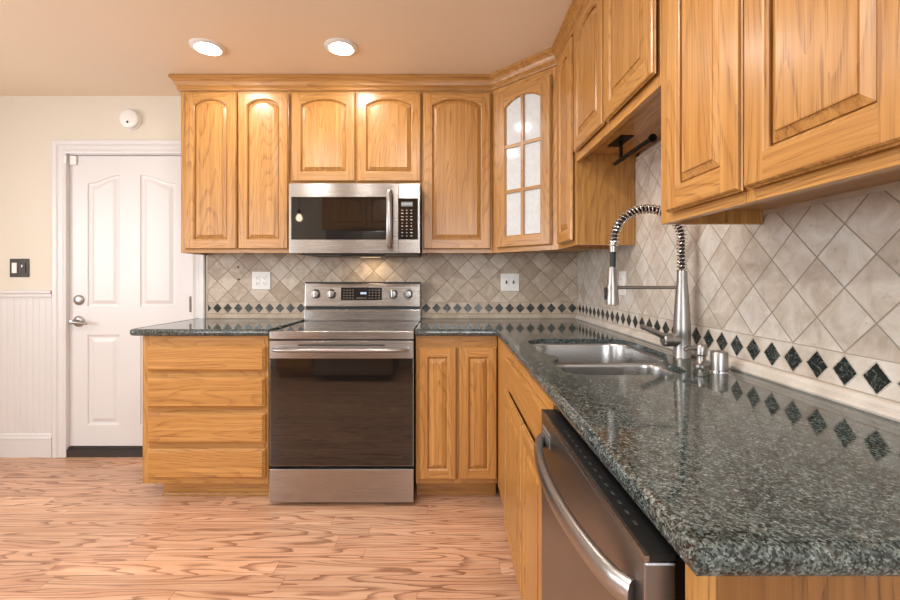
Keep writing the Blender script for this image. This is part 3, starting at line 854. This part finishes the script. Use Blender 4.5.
t = thing('soap_dispenser', 'small nickel soap dispenser pump standing between faucet and air gap', 'soap dispenser', (0.770, Y(1.312), ZC))
MB().lathe([(0.0, 0), (0.023, 0), (0.023, 0.004), (0.016, 0.010), (0.013, 0.016), (0.013, 0.030), (0.0165, 0.034), (0.0165, 0.058), (0.013, 0.064), (0.0, 0.066)], n=28, caps=False).build('pump', SATIN, t)
MB().tube([(0, 0, 0.050), (-0.025, 0, 0.054), (-0.043, 0, 0.053), (-0.052, 0, 0.047)], [0.008, 0.0065, 0.006, 0.0055], 12).build('spout', SATIN, t)
t = thing('air_gap', 'short brushed cylinder air gap cap right of the soap dispenser', 'air gap', (0.776, Y(1.235), ZC))
MB().lathe([(0.0, 0), (0.026, 0), (0.026, 0.003), (0.0235, 0.004)], n=32, caps=False).build('flange', CHROME, t)
MB().lathe([(0.0225, 0.003), (0.0225, 0.052), (0.021, 0.056), (0.018, 0.0575), (0.0, 0.0575)], n=32, caps=False).build('cap', SATIN, t)

# ------------------------------------------------------------------ paper towel holder
t = thing('paper_towel_holder', 'empty black paper towel bar hanging under the cabinet above the sink', 'towel holder', (0.70, Y(1.75), zb3 + 0.0315))
MB().box(-0.026, 0.026, -0.065, 0.075, -0.004, 0.0).build('mount_plate', BLACK_METAL, t, bevel=0.001)
MB().tube([(0, 0.0, -0.004), (0, 0.0, -0.075)], 0.0065, 14).build('post', BLACK_METAL, t)
bar = MB(); bar.tube([(0, 0.06, -0.078), (0, -0.262, -0.078)], 0.0085, 16); bar.lathe([(0.0, -0.262), (0.0135, -0.262), (0.0145, -0.268), (0.0135, -0.276), (0.0, -0.276)], (0, 0, -0.078), 'y', 20, caps=False)
bar.build('bar', BLACK_METAL, t)

# ------------------------------------------------------------------ microwave
MWY = -0.392
t = thing('microwave', 'stainless over-the-range microwave under the short cabinet above the range', 'microwave', (-0.921, MWY, 1.334))
W_, H_ = 0.754, 0.400
MB().box(0.003, W_ - 0.003, 0.0335, 0.379, 0.012, H_ - 0.002).build('case', BLACK, t)
dw = 0.628
d = MB(); gx0, gx1, gz0, gz1 = 0.014, 0.598, 0.078, 0.322
d.loft([[(x, 0.0, z) for x, z in ((0, 0), (dw, 0), (dw, H_), (0, H_))], [(x, 0.033, z) for x, z in ((0, 0), (dw, 0), (dw, H_), (0, H_))]], 0, False, True)
for a, b_, c_, e_ in ((0, dw, 0, gz0), (0, dw, gz1, H_), (0, gx0, gz0, gz1), (gx1, dw, gz0, gz1)):
    d.add([(a, 0, c_), (b_, 0, c_), (b_, 0, e_), (a, 0, e_)], [(0, 1, 2, 3)])
do = d.build('door', STEEL, t)
kid(MB().box(gx0 - 0.001, gx1 + 0.001, -0.0015, 0.0, gz0 - 0.001, gz1 + 0.001).build('window', BLACK_GLASS, do), 'black glass window')
hb = MB(); hb.tube([(0.582, 0.0, 0.345), (0.582, -0.028, 0.352), (0.582, -0.040, 0.335), (0.582, -0.044, 0.19), (0.582, -0.040, 0.055), (0.582, -0.028, 0.038), (0.582, 0.0, 0.045)], 0.0165, 14, sy=0.6)
hb.build('handle', BAR_STEEL, do)
cp = MB().box(dw + 0.002, W_, 0.0, 0.033, 0, H_).build('control_panel', STEEL, t, bevel=0.001)
kp = kid(MB().box(0.600 + 0.030, 0.742, -0.002, 0.0, gz0, gz1 - 0.008).build('keypad', BLACK_GLASS, cp), 'black glass keypad')
kid(MB().box(0.646, 0.712, -0.0026, -0.0021, 0.268, 0.294).build('display', plain('dim_display', (0.05, 0.05, 0.05), 0.3, emc=(0.9, 0.95, 1.0), ems=0.16), cp), 'dim display')
for r_ in range(9):
    for c_ in range(3):
        zz = 0.246 - r_ * 0.0185; xx = 0.652 + c_ * 0.026; wd = random.choice((0.004, 0.006, 0.0075))
        ky = MB().box(xx - wd, xx + wd, -0.0024, -0.0021, zz - 0.0016, zz + 0.0016)
        if r_ % 2: ky.box(xx - 0.003, xx + 0.003, -0.0024, -0.0021, zz + 0.0017, zz + 0.0040)
        ky.build('key', LEGEND, cp)
for i in range(6):
    MB().box(0.650 + i * 0.010, 0.656 + i * 0.010, -0.0031, -0.0027, 0.277 + 0.002 * (i % 2), 0.287).build('display_digit', LEGEND, cp)
u = MB(); u.box(0.06, W_ - 0.02, 0.03, 0.376, -0.008, 0.0115); u.box(0.28, 0.54, 0.06, 0.20, -0.014, -0.008)
u.build('underside_vent', BLACK, t, bevel=0.002)
l = bpy.data.lights.new('cooktop_light', 'AREA'); l.shape = 'RECTANGLE'; l.size = 0.10; l.size_y = 0.05; l.energy = 0.4; l.color = (1.0, 0.72, 0.40)
lo = bpy.data.objects.new('cooktop_light', l); COL.objects.link(lo); lo.parent = t; lo.location = (0.42, 0.27, -0.0162)
kid(MB().box(0.36, 0.48, 0.24, 0.30, -0.0135, -0.008).build('task_lamp', plain('task_lamp_lens', (0.9, 0.8, 0.6), 0.3, emc=(1.0, 0.75, 0.42), ems=0.5), t), 'warm lamp lens')

# ------------------------------------------------------------------ range
RX0, RW = -0.932, 0.749
RY = -0.636
t = thing('electric_range', 'freestanding stainless electric range with black glass oven door', 'range', (RX0, RY, 0))
b = MB(); b.box(0.004, RW - 0.004, 0.040, 0.598, 0.03, 0.904)
for fx in (0.05, RW - 0.09):
    for fy in (0.08, 0.52): b.box(fx, fx + 0.04, fy, fy + 0.04, 0.0, 0.03)
b.build('body', BLACK, t)
MB().box(0.006, RW - 0.006, 0.030, 0.535, 0.9045, 0.914).build('cooktop', BLACK_GLASS, t, bevel=0.002)
MB().box(0.0, RW, 0.0, 0.0295, 0.872, 0.9135).build('front_trim', STEEL, t, bevel=0.003)
# oven door
d = MB(); dz0, dz1 = 0.212, 0.864
for a, b_, c_, e_ in ((0.0, RW, 0.772, dz1),):
    d.box(a, b_, 0.0, 0.038, c_, e_)
d.box(0.0, RW, 0.004, 0.038, dz0, 0.7718)
do = d.build('oven_door', [STEEL], t, bevel=0.002)
kid(MB().box(0.004, RW - 0.004, 0.0, 0.0039, dz0 + 0.004, 0.7715).build('oven_window', BLACK_GLASS2, do), 'black glass')
hb = MB(); hz_ = 0.822
hb.tube([(0.035, 0.0, hz_ - 0.004), (0.036, -0.030, hz_), (0.055, -0.043, hz_), (0.20, -0.046, hz_), (RW / 2, -0.047, hz_), (RW - 0.20, -0.046, hz_), (RW - 0.055, -0.043, hz_), (RW - 0.036, -0.030, hz_), (RW - 0.035, 0.0, hz_ - 0.004)], 0.0125, 14, sy=0.8)
hb.build('handle', BAR_STEEL, do)
kid(MB().box(0.15, RW - 0.15, -0.0012, 0.0, 0.838, 0.845).build('vent_slots', BLACK, do), 'dark vent slots')
dr = MB().box(0.0, RW, 0.0, 0.038, 0.025, 0.198).build('storage_drawer', STEEL, t, bevel=0.003)
# backguard
ly = 0.535
MB().box(0.0, RW, ly, ly + 0.055, 0.914, 0.986).build('backguard_riser', STEEL, t, bevel=0.002)
MB().box(0.006, RW - 0.006, ly + 0.02, ly + 0.055, 0.9862, 1.004).build('vent_gap', BLACK, t)
bgm = MB(); y0 = ly + 0.004
bgm.loft([[(0, y0, 1.004), (RW, y0, 1.004), (RW, ly + 0.062, 1.004), (0, ly + 0.062, 1.004)], [(0, y0 + 0.012, 1.158), (RW, y0 + 0.012, 1.158), (RW, ly + 0.062, 1.158), (0, ly + 0.062, 1.158)]], 0, True, True)
bg = bgm.build('backguard', STEEL, t, bevel=0.006)
MB().box(0.0, RW, y0 + 0.016, ly + 0.062, 1.1585, 1.164).build('backguard_cap', BLACK, t)
kk = 2.775 / 430.0
def bgx(px): return (px - 449) * kk - RX0
def bgz(py): return CAMZ + (278 - py) * kk
px0, px1, pz0, pz1 = bgx(341), bgx(382), bgz(300), bgz(287.5)
yy = lambda z: y0 + 0.012 * (z - 1.004) / 0.154
cpn = MB(); cpn.loft([[(px0, yy(pz0) - 0.003, pz0), (px1, yy(pz0) - 0.003, pz0), (px1, yy(pz1) - 0.003, pz1), (px0, yy(pz1) - 0.003, pz1)], [(px0, yy(pz0) + 0.002, pz0), (px1, yy(pz0) + 0.002, pz0), (px1, yy(pz1) + 0.002, pz1), (px0, yy(pz1) + 0.002, pz1)]], 0, True, True)
cpn_o = kid(cpn.build('control_display', BLACK_GLASS, bg), 'black control display')
AMBER = plain('amber_legend', (0.45, 0.38, 0.30), 0.5)
def mark(name, mt, px, py, w_, h_):
    x_, z_ = bgx(px), bgz(py); y_ = yy(z_) - 0.0036
    MB().box(x_ - w_ / 2, x_ + w_ / 2, y_, y_ + 0.0005, z_ - h_ / 2, z_ + h_ / 2).build(name, mt, bg)
for px_, py_ in [(344 + 3 * a, 290.2 + 2.6 * b) for a in range(4) for b in range(4)] + [(369.5 + 3.2 * a, 290.2 + 2.6 * b) for a in range(4) for b in range(4)]:
    mark('key', AMBER, px_, py_, 0.009, 0.0028)
for a in range(4): mark('key', AMBER, 357.5 + 2.6 * a, 298, 0.009, 0.004)
for a in range(4): mark('clock_digit', DISPLAY, 361.2 + 1.5 * a, 293.2, 0.0065, 0.013)
for px_ in (316, 331.5, 393, 408.2):
    x_, z_ = bgx(px_), bgz(293.8); y_ = yy(z_)
    kn = MB(); kn.lathe([(0.0, 0.0), (0.030, 0.0), (0.030, -0.004), (0.026, -0.008), (0.024, -0.026), (0.021, -0.030), (0.0, -0.031)], (x_, y_, z_), 'y', 28, caps=False)
    ko = kn.build('knob', BAR_STEEL, bg)
    kid(MB().box(x_ - 0.005, x_ + 0.005, y_ - 0.037, y_ - 0.029, z_ - 0.019, z_ + 0.019).build('grip', CHROME, ko, bevel=0.002), 'raised grip bar')

# ------------------------------------------------------------------ dishwasher
t = thing('dishwasher', 'stainless dishwasher with curved bar handle under the right countertop', 'dishwasher', (0.265, -1.809, 0), R)
Ld = 0.560
MB().box(0.004, Ld - 0.004, 0.0005, 0.56, 0.10, 0.862).build('tub', BLACK, t)
MB().box(0.004, Ld - 0.004, 0.05, 0.07, 0.0, 0.10).build('toe_panel', BLACK, t)
d = MB().box(0.0, Ld, -0.038, -0.0005, 0.105, 0.860)
do = d.build('door', STEEL_DARK, t, bevel=0.003)
kid(MB().box(0.003, Ld - 0.003, -0.033, -0.0005, 0.8602, 0.868).build('control_strip', BLACK, do), 'black control strip on the top edge')
kid(MB().box(0.0, Ld, -0.038, -0.0332, 0.8602, 0.868).build('top_bezel', STEEL, do), 'bright top edge')
KEYGREY = plain('grey_legend', (0.05, 0.05, 0.05), 0.5)
for i in range(14):
    xx = 0.15 + i * 0.026; MB().box(xx, xx + 0.010, -0.022, -0.018, 0.8681, 0.8684).build('key', KEYGREY, do)
hp = []
for i in range(25):
    s_ = i / 24; bow = math.sin(PI * s_) ** 0.55
    hp.append((0.028 + (Ld - 0.056) * s_, -0.038 - 0.002 - 0.040 * bow, 0.803))
MB().tube(hp, 0.0105, 18, sy=1.75).build('handle', BAR_STEEL, do)
bd = kid(MB().box(0.022, 0.092, -0.0395, -0.0382, 0.803, 0.838).build('badge', plain('badge_silver', (0.6, 0.6, 0.6), 0.3, metal=0.8), do), 'small silver plate')
lg = MB()
for i in range(5):
    for j in range(3): lg.box(0.028 + i * 0.0125, 0.036 + i * 0.0125, -0.0399, -0.0396, 0.809 + j * 0.009, 0.813 + j * 0.009)
lg.build('badge_marks', DARK_SLOT, bd)

# ------------------------------------------------------------------ ceiling lights
def can_light(label, x, y, power=CAN_POWER):
    t = thing('recessed_ceiling_light', label, 'ceiling light', (x, y, CEIL))
    MB().lathe([(0.054, -0.0005), (0.086, -0.0005), (0.086, -0.004), (0.078, -0.009), (0.066, -0.011), (0.062, -0.005), (0.058, -0.008), (0.054, -0.004)], n=48, caps=False).build('trim_ring', WHITE_PLASTIC, t)
    kid(MB().lathe([(0.0535, -0.002), (0.052, -0.008), (0.041, -0.013), (0.020, -0.017), (0.0, -0.018)], n=40, caps=False).build('lens', BULB, t), 'glowing lens')
    l = bpy.data.lights.new('can_lamp', 'AREA'); l.shape = 'DISK'; l.size = 0.11; l.energy = power; l.color = CAN_COLOR
    o = bpy.data.objects.new('can_lamp', l); COL.objects.link(o); o.parent = t; o.location = (0, 0, -0.021)
    return t
can_light('left one of the two round recessed ceiling lights', -1.266, -0.609)
can_light('right one of the two round recessed ceiling lights', -0.566, -0.609)
can_light('added fill light built as a recessed ceiling light, unseen overhead on the left', -1.266, -2.0, 9.0)  # this and the next two are unseen lights added to brighten the room
can_light('added fill light built as a recessed ceiling light, unseen overhead in the middle', -0.40, -2.0, 9.0)
can_light('added fill light built as a recessed ceiling light, unseen at the back of the kitchen', -1.0, -3.0, 6.0)

# ------------------------------------------------------------------ the opposite side, seen only in reflections
t = thing('refrigerator', 'dark steel refrigerator on the opposite side, seen only as a reflection', 'refrigerator', (-1.35, -3.75, 0), PI)
t.location = (-0.65, -3.35, 0)
MB().box(0, 0.9, 0.04, 0.70, 0.05, 1.78).build('case', BLACK, t)
MB().box(0.0, 0.447, -0.03, 0.039, 0.75, 1.78).build('door', STEEL_DARK, t, bevel=0.006)
MB().box(0.453, 0.9, -0.03, 0.039, 0.75, 1.78).build('door', STEEL_DARK, t, bevel=0.006)
MB().box(0.0, 0.9, -0.03, 0.039, 0.08, 0.74).build('freezer_drawer', STEEL_DARK, t, bevel=0.006)
for hx in (0.41, 0.49): MB().tube([(hx, -0.031, 0.95), (hx, -0.07, 0.98), (hx, -0.07, 1.52), (hx, -0.031, 1.55)], 0.011, 10).build('handle', BAR_STEEL, t)
c = cabinet('wall_cabinet', 'oak wall cabinet over the refrigerator, seen only as a reflection', (-0.5, -3.84, 1.86), PI, 1.25, 0.35, 0.5,
            [(0, 0.04), (0.6, 0.65), (1.21, 1.25)], [(0, 0.04), (0.46, 0.5)])
make_door(c, 0.03, 0.615, 0.025, 0.475); make_door(c, 0.635, 1.22, 0.025, 0.475)
c = cabinet('drawer_cabinet', 'oak drawer cabinet beside the refrigerator, seen only as a reflection', (-1.565, -3.45, 0), PI, 0.46, 0.6, 0.89,
            [(0, 0.04), (0.42, 0.46)], [(0.102, 0.14), (0.85, 0.89)], 0.0, 0.102, 0.08)
for z0, z1 in ((0.66, 0.84), (0.41, 0.64), (0.14, 0.39)): drawer(c, 0.025, 0.435, z0, z1)
t = thing('pendant_lamp', 'bare bulb pendant on a black cord, seen only as a reflection', 'pendant lamp', (-1.84, -3.2, 1.94))
MB().lathe([(0.0, -0.055), (0.02, -0.052), (0.036, -0.03), (0.038, -0.01), (0.025, 0.02), (0.014, 0.04)], n=24, caps=False).build('bulb', WARM_BULB, t)
MB().lathe([(0.014, 0.03), (0.02, 0.035), (0.02, 0.07), (0.012, 0.09), (0.004, 0.10)], n=20).build('socket', BLACK, t)
MB().tube([(0, 0, 0.098), (0, 0, CEIL - 1.94 - 0.001)], 0.004, 8).build('cord', BLACK, t)
